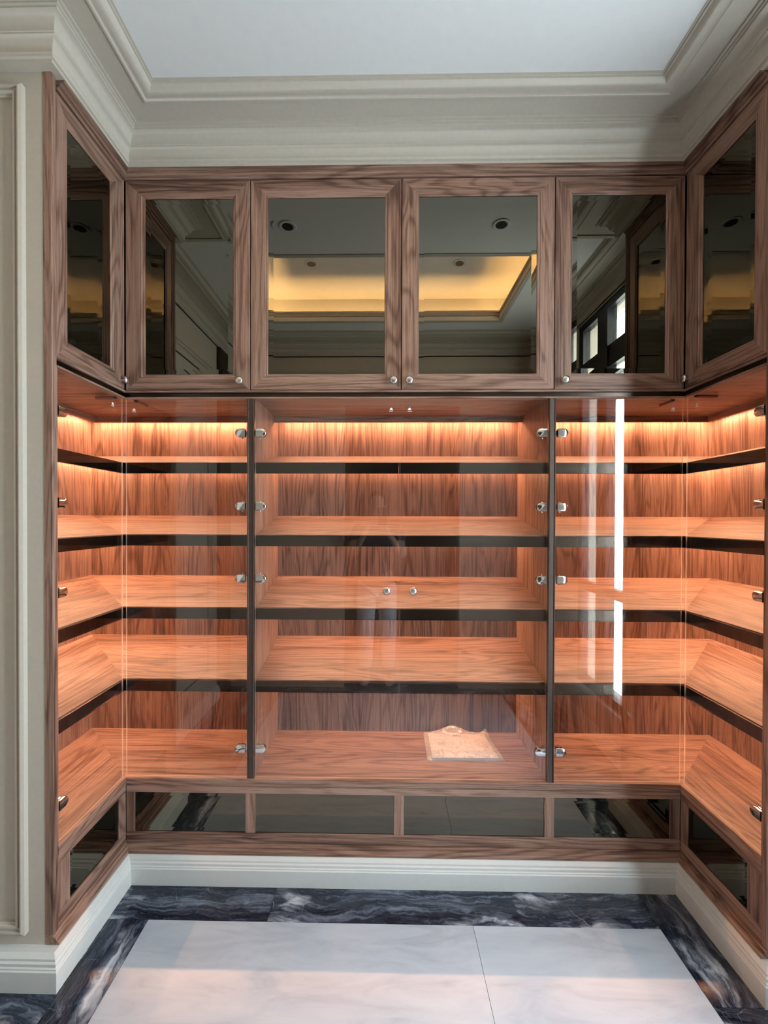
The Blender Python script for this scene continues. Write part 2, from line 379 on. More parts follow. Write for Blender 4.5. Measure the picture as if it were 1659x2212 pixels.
# ceiling with lit tray ------------------------------------------------
TX0, TX1, TY0, TY1, ZT = -0.87, 0.89, -1.63, -0.80, 3.215
ce = thing('ceiling', (0, -1, ZC), 'white ceiling with a warm lit tray recess', None, None, 'structure')
bm = bmesh.new()
for b in ((-1.62, 1.78, TY1, 0.56, ZC, ZC+0.03), (-1.62, 1.78, -2.107, TY0, ZC, ZC+0.03), (-1.62, TX0, TY0, TY1, ZC, ZC+0.03), (TX1, 1.78, TY0, TY1, ZC, ZC+0.03)): box(bm, *b)
put('ceiling_board', bm, CEIL, ce)
g = 0.15
bm = bmesh.new()
box(bm, TX0-g-0.05, TX1+g+0.05, TY0-g-0.05, TY1+g+0.05, ZT, ZT+0.05)
for b in ((TX0-g-0.05, TX0-g, TY0-g-0.05, TY1+g+0.05), (TX1+g, TX1+g+0.05, TY0-g-0.05, TY1+g+0.05), (TX0-g, TX1+g, TY0-g-0.05, TY0-g), (TX0-g, TX1+g, TY1+g, TY1+g+0.05)): box(bm, *b, ZC+0.03, ZT)
put('tray_recess', bm, CEIL, ce)
tp = [(TX0, TY1), (TX1, TY1), (TX1, TY0), (TX0, TY0)]
bm = bmesh.new()
prof = [(-0.03, ZC+0.03), (-0.03, ZC+0.075), (0.000, ZC+0.075), (0.0, ZC+0.062), (-0.006, ZC+0.055), (-0.006, ZC+0.040), (-0.014, ZC+0.030), (-0.014, ZC+0.016), (-0.002, ZC+0.008), (-0.002, ZC-0.004), (-0.03, ZC-0.004)]
sweep(bm, prof, tp, 0, 4)
bmesh.ops.delete(bm, geom=[f for f in bm.faces if len(f.verts) > 4], context='FACES')
put('tray_moulding', bm, PAINT, ce)
cv = thing('cove_light', (0, -1, ZC+0.05), 'warm light strip hidden in the ceiling tray', 'light strip')
for k, b in enumerate(((TX0-0.09, TX1+0.09, TY0-0.09, TY0-0.078), (TX0-0.09, TX1+0.09, TY1+0.078, TY1+0.09), (TX0-0.09, TX0-0.078, TY0-0.07, TY1+0.07), (TX1+0.078, TX1+0.09, TY0-0.07, TY1+0.07))):
    boxo('light_strip', *b, ZC+0.031, ZC+0.037, COVEM, cv)

# crown moulding round niche and room ------------------------------------
PATH = [(XL, YW), (XL, 0), (XR, 0), (XR, YW), (1.437, YW), (1.437, -2.037), (-1.367, -2.037), (-1.367, YW)]
def arc(p0, p1, bulge, n=6):
    (a, b), (c, d) = p0, p1; out = []
    for k in range(n+1):
        t = k/n; nx, ny = -(d-b), (c-a); s = bulge*4*t*(1-t)
        out.append((a+(c-a)*t+nx*s, b+(d-b)*t+ny*s))
    return out
crown = [(-0.02, ZC), (-0.02, 2.834), (0.030, 2.834), (0.030, 2.843), (0.037, 2.845), (0.037, 2.852)] \
    + arc((0.039, 2.855), (0.052, 2.889), 0.16) + [(0.056, 2.891), (0.056, 2.896)] + arc((0.058, 2.897), (0.083, 2.931), 0.16) \
    + [(0.087, 2.932), (0.087, 2.938), (0.093, 2.939), (0.093, 2.944), (0.103, 2.945), (0.103, 2.950), (0.176, 2.950), (0.176, 2.945), (0.183, 2.945), (0.186, 2.949)] \
    + arc((0.189, 2.950), (0.224, 2.968), -0.20) + [(0.230, 2.969), (0.230, 2.9725), (0.238, 2.9735), (0.238, ZC)]
bm = bmesh.new(); sweep(bm, crown, PATH, 0, 8)
bmesh.ops.delete(bm, geom=[f for f in bm.faces if len(f.verts) > 4], context='FACES')
o = put('trim_1', bm, PAINT, None, smooth=True); tag(o, 'stepped cream crown moulding around the niche and room', None, None, 'structure')

# skirting ------------------------------------------------------------
skp = [(-0.012, 0.0), (0.048, 0.0), (0.048, 0.064), (0.0445, 0.067), (0.0445, 0.071), (0.041, 0.074), (0.041, 0.083), (0.036, 0.087), (0.036, 0.094), (0.030, 0.099), (0.024, 0.104), (0.010, 0.105), (-0.012, 0.105)]
PATHS = [(XL, YW), (XL, 0), (XR, 0), (XR, YW), (1.425, YW), (1.425, -2.025), (-1.355, -2.025), (-1.355, YW)]
for i, nm, lb in ((0, 'left', 'pale stepped skirting under the left cabinet'), (1, 'back', 'pale stepped skirting under the back cabinets'), (2, 'right', 'shaded pale skirting under the right cabinet'),
                  (3, 'right_return', 'pale skirting on the wall strip beside the right cabinet'), (4, 'window', 'pale skirting under the window'), (6, 'left_wall', 'pale skirting on the side wall opposite the window'), (7, 'left_return', 'cream skirting on the panelled wall beside the left cabinet')):
    bm = bmesh.new(); sweep(bm, skp, PATHS, i, i+1)
    o = put('baseboard_'+nm, bm, SKIRT); tag(o, lb, None, None, 'structure')

# wall panel mouldings ---------------------------------------------------
def panel_mould(M, u0, u1, v0, v1, wd, parent, nm='panel_moulding'):
    """picture-frame moulding, M maps (u, v, h) with h out of the wall"""
    prof = [(0.0, 0.0), (0.0, 0.016), (0.25, 0.020), (0.34, 0.020), (0.36, 0.012), (0.62, 0.012), (0.66, 0.016), (0.86, 0.015), (0.9, 0.008), (1.0, 0.006), (1.0, 0.0)]
    O = [(u0, v0), (u1, v0), (u1, v1), (u0, v1)]; I = [(u0+wd, v0+wd), (u1-wd, v0+wd), (u1-wd, v1-wd), (u0+wd, v1-wd)]
    for k in range(4):
        j = (k+1) % 4; bm = bmesh.new()
        lp = lambda P, q, f: (P[0]+(q[0]-P[0])*f, P[1]+(q[1]-P[1])*f)
        loft(bm, [[M(*lp(O[k], I[k], f), h) for f, h in prof], [M(*lp(O[j], I[j], f), h) for f, h in prof]])
        put(nm, bm, PAINT, parent)
wl = bpy.data.objects['wall_left_return']
panel_mould(lambda u, v, h: (u, YW-h, v), -1.262, -1.112, 0.146, 2.786, 0.034, wl)
wl2 = bpy.data.objects['wall_left']
panel_mould(lambda u, v, h: (XLW+h, u, v), -1.66, -0.55, 0.2, 2.62, 0.034, wl2)
bm = bmesh.new()
for b in ((-1.58, -0.63, 2.53, 2.538), (-1.58, -0.63, 0.28, 0.288), (-1.58, -1.572, 0.28, 2.538), (-0.638, -0.63, 0.28, 2.538)): box(bm, XLW, XLW+0.004, b[0], b[1], b[2], b[3])
put('inlay_line', bm, BLACKF, wl2)
boxo('trim_2', XLW, XLW+0.03, YFW, -1.76, 0, 2.83, DARKW); tag(bpy.data.objects['trim_2'], 'dark wooden door casing at the end of the side wall', None, None, 'structure')

# window ----------------------------------------------------------------
wi = thing('window_1', (1.48, -1.04, WZ0), 'tall black framed window in the side wall', None, None, 'structure')
fx0, fx1 = 1.415, 1.465
for b in ((WY0, WY0+0.055, WZ0, WZ1), (WY1-0.055, WY1, WZ0, WZ1)): boxo('jamb', fx0, fx1, *b, BLACKF, wi)
boxo('head', fx0, fx1, WY0+0.055, WY1-0.055, WZ1-0.045, WZ1, BLACKF, wi); boxo('sill', fx0, fx1, WY0+0.055, WY1-0.055, WZ0, WZ0+0.05, BLACKF, wi)
boxo('mullion', fx0-0.01, fx1, -1.145, -1.02, WZ0+0.05, WZ1-0.045, BLACKF, wi)
for z0, z1 in ((2.41, 2.545), (0.96, 1.02)):
    for y0, y1 in ((WY0+0.055, -1.145), (-1.02, WY1-0.055)): boxo('transom', fx0, fx1, y0, y1, z0, z1, BLACKF, wi)
for z0, z1 in ((2.545, WZ1-0.045), (1.02, 2.41), (WZ0+0.05, 0.96)):
    for y0, y1 in ((WY0+0.055, -1.145), (-1.02, WY1-0.055)): boxo('pane', fx0+0.025, fx0+0.031, y0, y1, z0, z1, WGLASS, wi)
boxo('window_board', XRW-0.03, XRW, WY0-0.03, WY1+0.03, WZ0-0.02, WZ0, SKIRT, wi)

# ================================================================== CABINETS
# upper cabinets --------------------------------------------------------
upl = ['walnut upper cabinet with mirror door in the left corner of the back row', 'walnut upper cabinet with mirror door left of the middle seam', 'walnut upper cabinet with mirror door right of the middle seam',
       'walnut upper cabinet whose mirror shows the window, right end of back row']
def upper(plane, u0, u1, m0, m1, kn, label):
    M, ax = PLANES[plane]; c = Vector(M((u0+u1)/2, ZD0, 0.2))
    t = thing('upper_cabinet', c, label, 'cabinet', 'mirrored upper cabinets')
    a, b = M(u0+0.001, ZD0, 0.0215), M(u1-0.001, ZD1, 0.40)
    boxo('body', a[0], b[0], a[1], b[1], a[2], b[2], WZ, t)
    d = sub('door', t); gp = 0.0016
    A, B, C, D = (u0+gp, ZD0+gp), (u1-gp, ZD0+gp), (u1-gp, ZD1-gp), (u0+gp, ZD1-gp)
    a, b, c, e = (m0, 2.030), (m1, 2.030), (m1, 2.733), (m0, 2.733)
    member('rail', plane, A, B, a, b, WAX[ax], d); member('rail', plane, D, C, e, c, WAX[ax], d)
    member('stile', plane, A, D, a, e, WZ, d); member('stile', plane, B, C, b, c, WZ, d)
    mirror_panel(plane, m0, m1, 2.030, 2.733, d)
    knob(plane, kn, 1.9985, d)
    return t
upper('back', XD[0], XD[1], -0.957, -0.602, -0.570, upl[0])
upper('back', XD[1], XD[2], -0.460, 0.006, 0.043, upl[1])
upper('back', XD[2], XD[3], 0.143, 0.610, 0.105, upl[2])
upper('back', XD[3], XD[4], 0.748, 1.115, 0.716, upl[3])
upper('left', -SL, -0.003, -0.320, -0.088, -0.026, 'narrow walnut upper cabinet on the left side wall')
upper('right', -SL, -0.003, -0.320, -0.088, -0.026, 'narrow walnut upper cabinet on the right side wall')

# top fascia, light rail, base moulding: three mitred lengths each --------------
def runs(t, nm, prof, mats=(WY, WX, WY), ends=True):
    P3 = [(XL, -SL), (XL, 0), (XR, 0), (XR, -SL)]
    def corner(i, p):
        if i == 0: return (XL+p, -SL)
        if i == 1: return (XL+p, -p)
        if i == 2: return (XR-p, -p)
        return (XR-p, -SL)
    for k in range(3):
        bm = bmesh.new(); loft(bm, [[(*corner(k, p), z) for p, z in prof], [(*corner(k+1, p), z) for p, z in prof]])
        put(nm, bm, mats[k], t)
t = thing('wooden_fascia', (0, 0, ZD1), 'stepped walnut fascia between the mirror doors and the crown moulding', 'fascia')
runs(t, 'fascia_board', [(-0.02, 2.8055), (0.004, 2.8055), (0.006, 2.808), (0.006, 2.813), (0.012, 2.815), (0.015, 2.820), (0.015, 2.824), (0.024, 2.826), (0.029, 2.829), (0.029, 2.8335), (-0.02, 2.8335)])
t = thing('light_rail', (0, 0, ZG1), 'dark grooved walnut rail between the mirror doors and the glass doors', 'rail')
runs(t, 'rail_board', [(-0.030, 1.9315), (0.0, 1.9315), (0.0, 1.938), (-0.026, 1.938), (-0.026, 1.957), (0.001, 1.957), (0.001, 1.9645), (-0.030, 1.9645)])

runs(t, 'metal_inlay', [(-0.0255, 1.9382), (-0.008, 1.9382), (-0.008, 1.9568), (-0.0255, 1.9568)], (BRONZE, BRONZE, BRONZE))

# posts and end posts -----------------------------------------------------
def endpost(sgn, x, label):
    t = thing('end_post', (x, -0.39, 0.1372), label, 'post', 'tall end posts'); bm = bmesh.new()
    pr = [(-0.020, -0.379), (0.000, -0.376), (0.002, -0.379), (0.002, -0.384), (0.0055, -0.386), (0.0055, -0.393), (0.0075, -0.395), (0.0075, -0.401), (0.005, -0.4035), (-0.020, -0.4035)]
    loft(bm, [[(x-sgn*(-p), y, 0.1372) for p, y in pr], [(x-sgn*(-p), y, 2.8335) for p, y in pr]])
    put('post', bm, WZ, t); return t
endpost(1, XL, 'tall grooved walnut end post beside the left panelled wall')
endpost(-1, XR, 'tall grooved walnut end post at the right edge of the cabinets')

# ledge --------------------------------------------------------------------
t = thing('ledge', (0, 0, 0.37), 'continuous walnut ledge below the glass doors, mitred in both corners', 'ledge')
pr = [(0.0, 0.3685), (0.002, 0.371), (0.002, 0.397), (0.0, ZLED), (-DEP, ZLED), (-DEP, 0.382), (-0.02, 0.382), (-0.02, 0.3685)]
runs(t, 'ledge_board', pr)

# base cabinets -----------------------------------------------------------
BPROF = [(0.0, 0.018), (0.0, 0.0), (0.86, 0.0), (0.90, 0.0015), (1.0, 0.003), (1.0, 0.018)]
def base(plane, u0, u1, mirrors, label):
    M, ax = PLANES[plane]; t = thing('base_cabinet', Vector(M((u0+u1)/2, 0.106, 0.2)), label, 'cabinet', 'low mirrored base cabinets')
    a, b = M(u0, 0.09, 0.022), M(u1, 0.368, 0.40)
    boxo('body', a[0], b[0], a[1], b[1], a[2], b[2], WZ, t)
    def bx(nm, p0, p1, q0, q1, mat, w0=0.0, w1=0.018):
        a, b = M(p0, q0, w0), M(p1, q1, w1); boxo(nm, a[0], b[0], a[1], b[1], a[2], b[2], mat, t, bevel=0.0012)
    bx('top_rail', u0, u1, 0.340, 0.3680, WAX[ax]); bx('bottom_rail', u0, u1, 0.1375, 0.1795, WAX[ax])
    es = [u0]+[x for m in mirrors for x in m]+[u1]
    for k in range(0, len(es), 2): bx('stile', es[k], es[k+1], 0.1797, 0.3398, WZ, 0.0006, 0.0185)
    for m in mirrors: mirror_panel(plane, m[0], m[1], 0.180, 0.340, t, w0=0.006, bev=0.016)
    # base moulding with mitred corners
    prof = [(-0.02, 0.1065), (0.022, 0.1065), (0.022, 0.113), (0.015, 0.117), (0.0125, 0.1235), (0.0125, 0.1275), (0.005, 0.130), (0.004, 0.137), (-0.02, 0.137)]
    if plane == 'back': ends = [lambda p: (XL+p, -p), lambda p: (XR-p, -p)]
    elif plane == 'left': ends = [lambda p: (XL+p, -0.4035), lambda p: (XL+p, -p)]
    else: ends = [lambda p: (XR-p, -0.4035), lambda p: (XR-p, -p)]
    bm = bmesh.new(); loft(bm, [[(*e(p), z) for p, z in prof] for e in ends]); put('base_moulding', bm, WAX[ax], t)
base('back', XL, XR, [(-1.001, -0.550), (-0.510, 0.050), (0.090, 0.650), (0.689, 1.147)], 'long low walnut base cabinet with four mirror panels at the back')
base('left', -SL, -0.0005, [(-0.320, -0.045)], 'low walnut base cabinet with one mirror panel on the left side')
base('right', -SL, -0.0005, [(-0.320, -0.038)], 'low walnut base cabinet with one mirror panel on the right side')

# display cabinets -----------------------------------------------------------
ZCL, ZV = 1.938, 1.911     # inner ceiling, valance bottom
YV = 0.338
cl = thing('display_cabinet', (XL, 0.2, ZLED), 'left corner display cabinet with lit tilted shelves behind glass doors', 'cabinet', 'glazed display cabinets')
cc = thing('display_cabinet', (0.073, 0.2, ZLED), 'middle display cabinet with a pair of glass doors and lit tilted shelves', 'cabinet', 'glazed display cabinets')
cr = thing('display_cabinet', (XR, 0.2, ZLED), 'right corner display cabinet with lit tilted shelves behind glass doors', 'cabinet', 'glazed display cabinets')
Z0 = ZLED
# back and side panels
boxo('back_panel', PL1-0.006, PR0+0.006, DEP, DEP+0.012, Z0, ZCL, WZ, cc)
boxo('back_panel', XL-DEP, PL0+0.006, DEP, DEP+0.012, Z0, ZCL, WZ, cl)
boxo('back_panel', XL-DEP-0.012, XL-DEP, -0.369, DEP, Z0, ZCL, WZ, cl)
boxo('end_panel', XL-DEP, XL-0.003, -0.3755, -0.369, Z0, ZCL, WZ, cl)
boxo('back_panel', PR1-0.006, XR+DEP, DEP, DEP+0.012, Z0, ZCL, WZ, cr)
boxo('back_panel', XR+DEP, XR+DEP+0.012, -0.369, DEP, Z0, ZCL, WZ, cr)
boxo('end_panel', XR+0.003, XR+DEP, -0.3755, -0.369, Z0, ZCL, WZ, cr)
for (a, b) in ((PL0, PL1), (PR0, PR1)):
    q = [(0.019, Z0), (DEP, Z0), (DEP, ZCL), (0.0315, ZCL), (0.0315, 1.931), (0.019, 1.931)]
    bm = bmesh.new(); loft(bm, [[(a+0.001, y, z) for y, z in q], [(b-0.001, y, z) for y, z in q]]); put('divider_panel', bm, WZ, cc)
    bm = bmesh.new()
    pr = [(a, 0.0185), (a, 0.0005), (a+0.004, -0.001), (a+0.0055, 0.002), (b-0.0055, 0.002), (b-0.004, -0.001), (b, 0.0005), (b, 0.0185)]
    loft(bm, [[(x, y, Z0+0.0005) for x, y in pr], [(x, y, 1.931) for x, y in pr]]); put('post', bm, POSTM, cc)
# inner ceilings
boxo('top_panel', PL1-0.001, PR0+0.001, 0.031, DEP, ZCL, ZCL+0.018, WX, cc)
def lpoly(nm, pts, z0, z1, mat, parent):
    bm = bmesh.new(); loft(bm, [[(x, y, z0) for x, y in pts], [(x, y, z1) for x, y in pts]]); return put(nm, bm, mat, parent)
lpoly('top_panel', [(XL-0.031, 0.031), (XL-DEP, DEP), (PL0, DEP), (PL0, 0.031)], ZCL, ZCL+0.018, WX, cl)
lpoly('top_panel', [(XL-0.031, 0.031), (XL-0.031, -0.369), (XL-DEP, -0.369), (XL-DEP, DEP)], ZCL, ZCL+0.018, WX, cl)
lpoly('top_panel', [(XR+0.031, 0.031), (XR+DEP, DEP), (PR1, DEP), (PR1, 0.031)], ZCL, ZCL+0.018, WX, cr)
lpoly('top_panel', [(XR+0.031, 0.031), (XR+0.031, -0.369), (XR+DEP, -0.369), (XR+DEP, DEP)], ZCL, ZCL+0.018, WX, cr)
# valances hiding the top strips
boxo('valance', PL1, PR0, YV, YV+0.010, ZV, ZCL, WX, cc)
lpoly('valance', [(XL-YV, YV), (XL-YV-0.010, YV+0.010), (PL0, YV+0.010), (PL0, YV)], ZV, ZCL, WX, cl)
lpoly('valance', [(XL-YV, YV), (XL-YV, -0.369), (XL-YV-0.010, -0.369), (XL-YV-0.010, YV+0.010)], ZV, ZCL, WY, cl)
lpoly('valance', [(XR+YV, YV), (XR+YV+0.010, YV+0.010), (PR1, YV+0.010), (PR1, YV)], ZV, ZCL, WX, cr)
lpoly('valance', [(XR+YV, YV), (XR+YV, -0.369), (XR+YV+0.010, -0.369), (XR+YV+0.010, YV+0.010)], ZV, ZCL, WY, cr)
# LED strips: a flat band facing down
def strip(x0, x1, y0, y1, zf, parent):
    bm = bmesh.new(); v = [bm.verts.new((x, y, zf(x, y))) for x, y in ((x0, y0), (x0, y1), (x1, y1), (x1, y0))]
    t = [bm.verts.new((q.co.x, q.co.y, q.co.z+0.003)) for q in v]
    fb = bm.faces.new(v); bm.faces.new(t[::-1])
    for i in range(4): j = (i+1) % 4; bm.faces.new((v[j], v[i], t[i], t[j]))
    fb.material_index = 1
    o = put('led_strip', bm, HINGEI, parent); o.data.materials.append(LEDM)
ys, yw = 0.378, 0.008
zt = lambda x, y: ZCL-0.006
strip(PL1+0.03, PR0-0.03, ys, ys+yw, zt, cc)
strip(XL-ys, PL0-0.002, ys, ys+yw, zt, cl); strip(XL-ys-yw, XL-ys, -0.36, ys, zt, cl)
strip(PR1+0.002, XR+ys, ys, ys+yw, zt, cr); strip(XR+ys, XR+ys+yw, -0.36, ys, zt, cr)
# shelves
EH, ET, TH = 0.044, 0.011, 0.018
def zsh(z, d): return z + TILT*(d-SF)/(DEP-SF)
def board(pts, dep_of, z, mat, parent):
    bm = bmesh.new(); loft(bm, [[(x, y, zsh(z, dep_of(x, y))-TH) for x, y in pts], [(x, y, zsh(z, dep_of(x, y))) for x, y in pts]])
    return put('shelf', bm, mat, parent)
EP = [(0.0, -0.001), (0.0, -EH+0.003), (-0.002, -EH+0.002), (-0.002, -EH), (ET, -EH), (ET, -0.001)]   # (depth, dz) edge profile
db = lambda x, y: y
dl = lambda x, y: XL-x
dr = lambda x, y: x-XR
ledy = 0.398
LT = 0.30    # the shelf strips lean forward
for z in ZS:
    s = board([(PL1, SF+ET), (PR0, SF+ET), (PR0, DEP), (PL1, DEP)], db, z, WX, cc)
    xm = 0.066
    for a, b in ((PL1+0.0005, xm-0.0007), (xm+0.0007, PR0-0.0005)):
        bm = bmesh.new(); loft(bm, [[(a, SF+d, z+e) for d, e in EP], [(b, SF+d, z+e) for d, e in EP]]); put('edge_profile', bm, BRONZE, s)
    for (sg, X, P, par, dd) in ((1, XL, PL0, cl, dl), (-1, XR, PR1, cr, dr)):
        c0, c1 = (X-sg*(SF+ET), SF+ET), (X-sg*DEP, DEP)
        s = board([c0, c1, (P, DEP), (P, SF+ET)], db, z, WX, par)
        bm = bmesh.new(); loft(bm, [[(X-sg*(SF+d), SF+d, z+e) for d, e in EP], [(P, SF+d, z+e) for d, e in EP]]); put('edge_profile', bm, BRONZE, s)
        s = board([c0, (c0[0], -0.369), (c1[0], -0.369), c1], dd, z, WY, par)
        bm = bmesh.new(); loft(bm, [[(X-sg*(SF+d), SF+d, z+e) for d, e in EP], [(X-sg*(SF+d), -0.369, z+e) for d, e in EP]]); put('edge_profile', bm, BRONZE, s)
        zz = lambda x, y: zsh(z, ledy)-TH-0.0095+LT*(y-ledy)*-1+0.0
        x0, x1 = sorted((X-sg*ledy, P)); strip(x0, x1, ledy, ledy+yw, zz, par)
        zz2 = lambda x, y: zsh(z, ledy)-TH-0.0095-LT*(dd(x, y)-ledy)
        x0, x1 = sorted((X-sg*ledy, X-sg*(ledy+yw))); strip(x0, x1, -0.36, ledy, zz2, par)
    zz = lambda x, y: zsh(z, ledy)-TH-0.0095+LT*(y-ledy)*-1+0.0
    strip(PL1+0.005, PR0-0.005, ledy, ledy+yw, zz, cc)

# glass doors, hinges, knobs, stickers ------------------------------------------
GW0, GW1 = 0.0085, 0.0135
def hinge(plane, us, sgn, v, parent):
    """us: straight edge next to the post; sgn: direction of the rounded end"""
    M = PLANES[plane][0]; bm = bmesh.new(); Lh, R = 0.040, 0.0165
    def dshape(k):
        q = [(us, v-R*k), (us+sgn*(Lh-R), v-R*k)]
        for a in range(-80, 81, 20): q.append((us+sgn*(Lh-R+R*k*math.cos(math.radians(a))), v+R*k*math.sin(math.radians(a))))
        return q+[(us+sgn*(Lh-R), v+R*k), (us, v+R*k)]
    loft(bm, [[M(a, b, GW0-0.0002) for a, b in dshape(1)], [M(a, b, GW0-0.0062) for a, b in dshape(1)], [M(a, b, GW0-0.0075) for a, b in dshape(0.9)]])
    loft(bm, [[M(a, b, GW1+0.0002) for a, b in dshape(0.97)], [M(a, b, GW1+0.006) for a, b in dshape(0.97)]])
    a, b = M(us, v-R*0.55, GW1+0.0005), M(us-sgn*0.006, v+R*0.55, GW1+0.006)
    box(bm, a[0], b[0], a[1], b[1], a[2], b[2])
    o = Vector(M(us+sgn*0.014, v, GW1+0.006)); lathe(bm, [(0.0022, -0.022), (0.0022, 0.022)], o, (0, 0, 1), 10)
    return put('hinge', bm, CHROME, parent, smooth=True)
def sticker(plane, u, v, parent, flip=1):
    M = PLANES[plane][0]; bm = bmesh.new()
    def poly(q):
        loft(bm, [[M(u+flip*a, v+b, GW0-0.0001) for a, b in q], [M(u+flip*a, v+b, GW0-0.0004) for a, b in q]])
    poly([(-0.0055, 0.0), (0.006, -0.001), (0.006, 0.0025), (0.0075, 0.003), (0.0015, 0.0085), (-0.0015, 0.0085), (-0.007, 0.003), (-0.0055, 0.0025)])
    poly([(0.0005, 0.0088), (0.003, 0.0068), (0.004, 0.0072), (0.0015, 0.0098)])
    for k in range(5): poly([(-0.0085+k*0.0034, -0.0062), (-0.0060+k*0.0034, -0.0062), (-0.0060+k*0.0034, -0.0030), (-0.0085+k*0.0034, -0.0030)])
    return put('sticker', bm, STICK, parent)
def glass(plane, u0, u1, parent):
    M = PLANES[plane][0]; a, b = M(u0, ZG0, GW0), M(u1, ZG1, GW1)
    o = boxo('glass_door', a[0], b[0], a[1], b[1], a[2], b[2], GLASS, parent); o.data.materials.append(GEDGE)
    ax = 1 if plane == 'back' else 0
    for f in o.data.polygons:
        if abs(f.normal[ax]) < 0.5: f.material_index = 1
    return o
HZ = [1.795, 1.500, 1.209, 0.520]
g1 = glass('left', -0.3675, -0.0045, cl); g2 = glass('back', XL-0.003, PL0-0.003, cl)
g3 = glass('back', PL1+0.003, 0.0705, cc); g4 = glass('back', 0.0725, PR0-0.003, cc)
g5 = glass('back', PR1+0.003, XR+0.003, cr); g6 = glass('right', -0.3675, -0.0045, cr)
for v in HZ:
    hinge('left', -0.3655, 1, v, g1); hinge('back', PL0-0.010, -1, v, g2); hinge('back', PL1+0.006, 1, v, g3)
    hinge('back', PR0-0.006, -1, v, g4); hinge('back', PR1+0.010, 1, v, g5); hinge('right', -0.3655, 1, v, g6)
knob('back', 0.018, 1.164, g3, GW0); knob('back', 0.123, 1.164, g4, GW0)
sticker('back', 0.034, 1.887, g3); sticker('back', 0.108, 1.887, g4, -1); sticker('back', -1.006, 1.886, g2); sticker('left', -0.070, 1.890, g1)
sticker('back', 1.150, 1.887, g5); sticker('right', -0.060, 1.887, g6)
# push latches under the inner ceiling beside the corner
def latch(o, d, ln, parent):
    o = Vector(o); d = Vector(d); bm = bmesh.new(); lathe(bm, [(0.0062, 0.012), (0.0062, ln)], o, d, 12)
    p = put('push_latch', bm, LATCH, parent, smooth=True)
    bm = bmesh.new(); lathe(bm, [(0.0030, 0.0), (0.0030, 0.013)], o, d, 12); lathe(bm, [(0.007, 0.004), (0.007, 0.012)], o+Vector((0, 0, 0.003)), d, 12)
    put('latch_tip', bm, DARKP, p, smooth=True)
latch((XL-0.016, -0.028, 1.927), (-1, 0, 0), 0.085, cl); latch((-1.006, 0.016, 1.927), (0, 1, 0), 0.085, cl)
latch((1.158, 0.016, 1.927), (0, 1, 0), 0.085, cr); latch((XR+0.016, -0.036, 1.927), (1, 0, 0), 0.085, cr)

# ================================================================== DOCUMENT BAG
bag = thing('document_bag', (0.36, 0.27, ZLED), 'clear plastic bag with white assembly papers lying on the bottom of the middle cabinet', 'bag')
def bl(s, t):   # bilinear footprint
    a = Vector((0.198, 0.145)).lerp(Vector((0.535, 0.149)), s); b = Vector((0.204, 0.395)).lerp(Vector((0.512, 0.392)), s); return a.lerp(b, t)
def sheet(nm, s0, s1, t0, t1, zb, zf, mat, parent, n=16, th=0.0006):
    bm = bmesh.new(); top, bot = [], []
    for j in range(n+1):
        top.append([]); bot.append([])
        for i in range(n+1):
            s, t = s0+(s1-s0)*i/n, t0+(t1-t0)*j/n; p = bl(s, t); z = zf(s, t)
            top[-1].append(bm.verts.new((p.x, p.y, zb+z+th))); bot[-1].append(bm.verts.new((p.x, p.y, zb+z)))
    for j in range(n):
        for i in range(n):
            bm.faces.new((top[j][i], top[j][i+1], top[j+1][i+1], top[j+1][i])); bm.faces.new((bot[j][i], bot[j+1][i], bot[j+1][i+1], bot[j][i+1]))
    for i in range(n):
        for (a, b) in ((0, 0), (n, n)):
            bm.faces.new((top[a][i], bot[a][i], bot[a][i+1], top[a][i+1])); bm.faces.new((top[i][a], bot[i][a], bot[i+1][a], top[i+1][a]))
    return put(nm, bm, mat, parent, smooth=True)
rr = random.Random(3)
ph = [rr.uniform(0, 6.28) for _ in range(8)]
def crk(s, t, a): return a*(math.sin(9*s+5*t+ph[0])+math.sin(14*t-6*s+ph[1])*0.7+math.sin(23*s+11*t+ph[2])*0.4)
def bump(s, t, s0, t0, rs, rt): return math.exp(-((s-s0)/rs)**2-((t-t0)/rt)**2)
pz = lambda s, t: 0.009*min(1, 12*t+0.25)
pap = sheet('paper_sheet', 0.07, 0.93, 0.05, 0.90, ZLED+0.002, pz, PAPER, bag, 10, 0.0015)
def filmz(s, t):
    e = min(s, 1-s, t, 1-t)
    return 0.0125*min(1, e*14)+0.0035+abs(crk(s, t, 0.0011))*min(1, e*8)+0.034*bump(s, t, 0.45, 0.97, 0.20, 0.12)+0.022*bump(s, t, 0.97, 0.98, 0.05, 0.10)
sheet('plastic_sleeve', 0.0, 1.0, 0.0, 1.0, ZLED+0.002, filmz, FILM, bag, 36, 0.0003)
sheet('sleeve_bottom', 0.005, 0.995, 0.005, 0.995, ZLED+0.0004, lambda s, t: 0.0003, FILM, bag, 4, 0.0003)
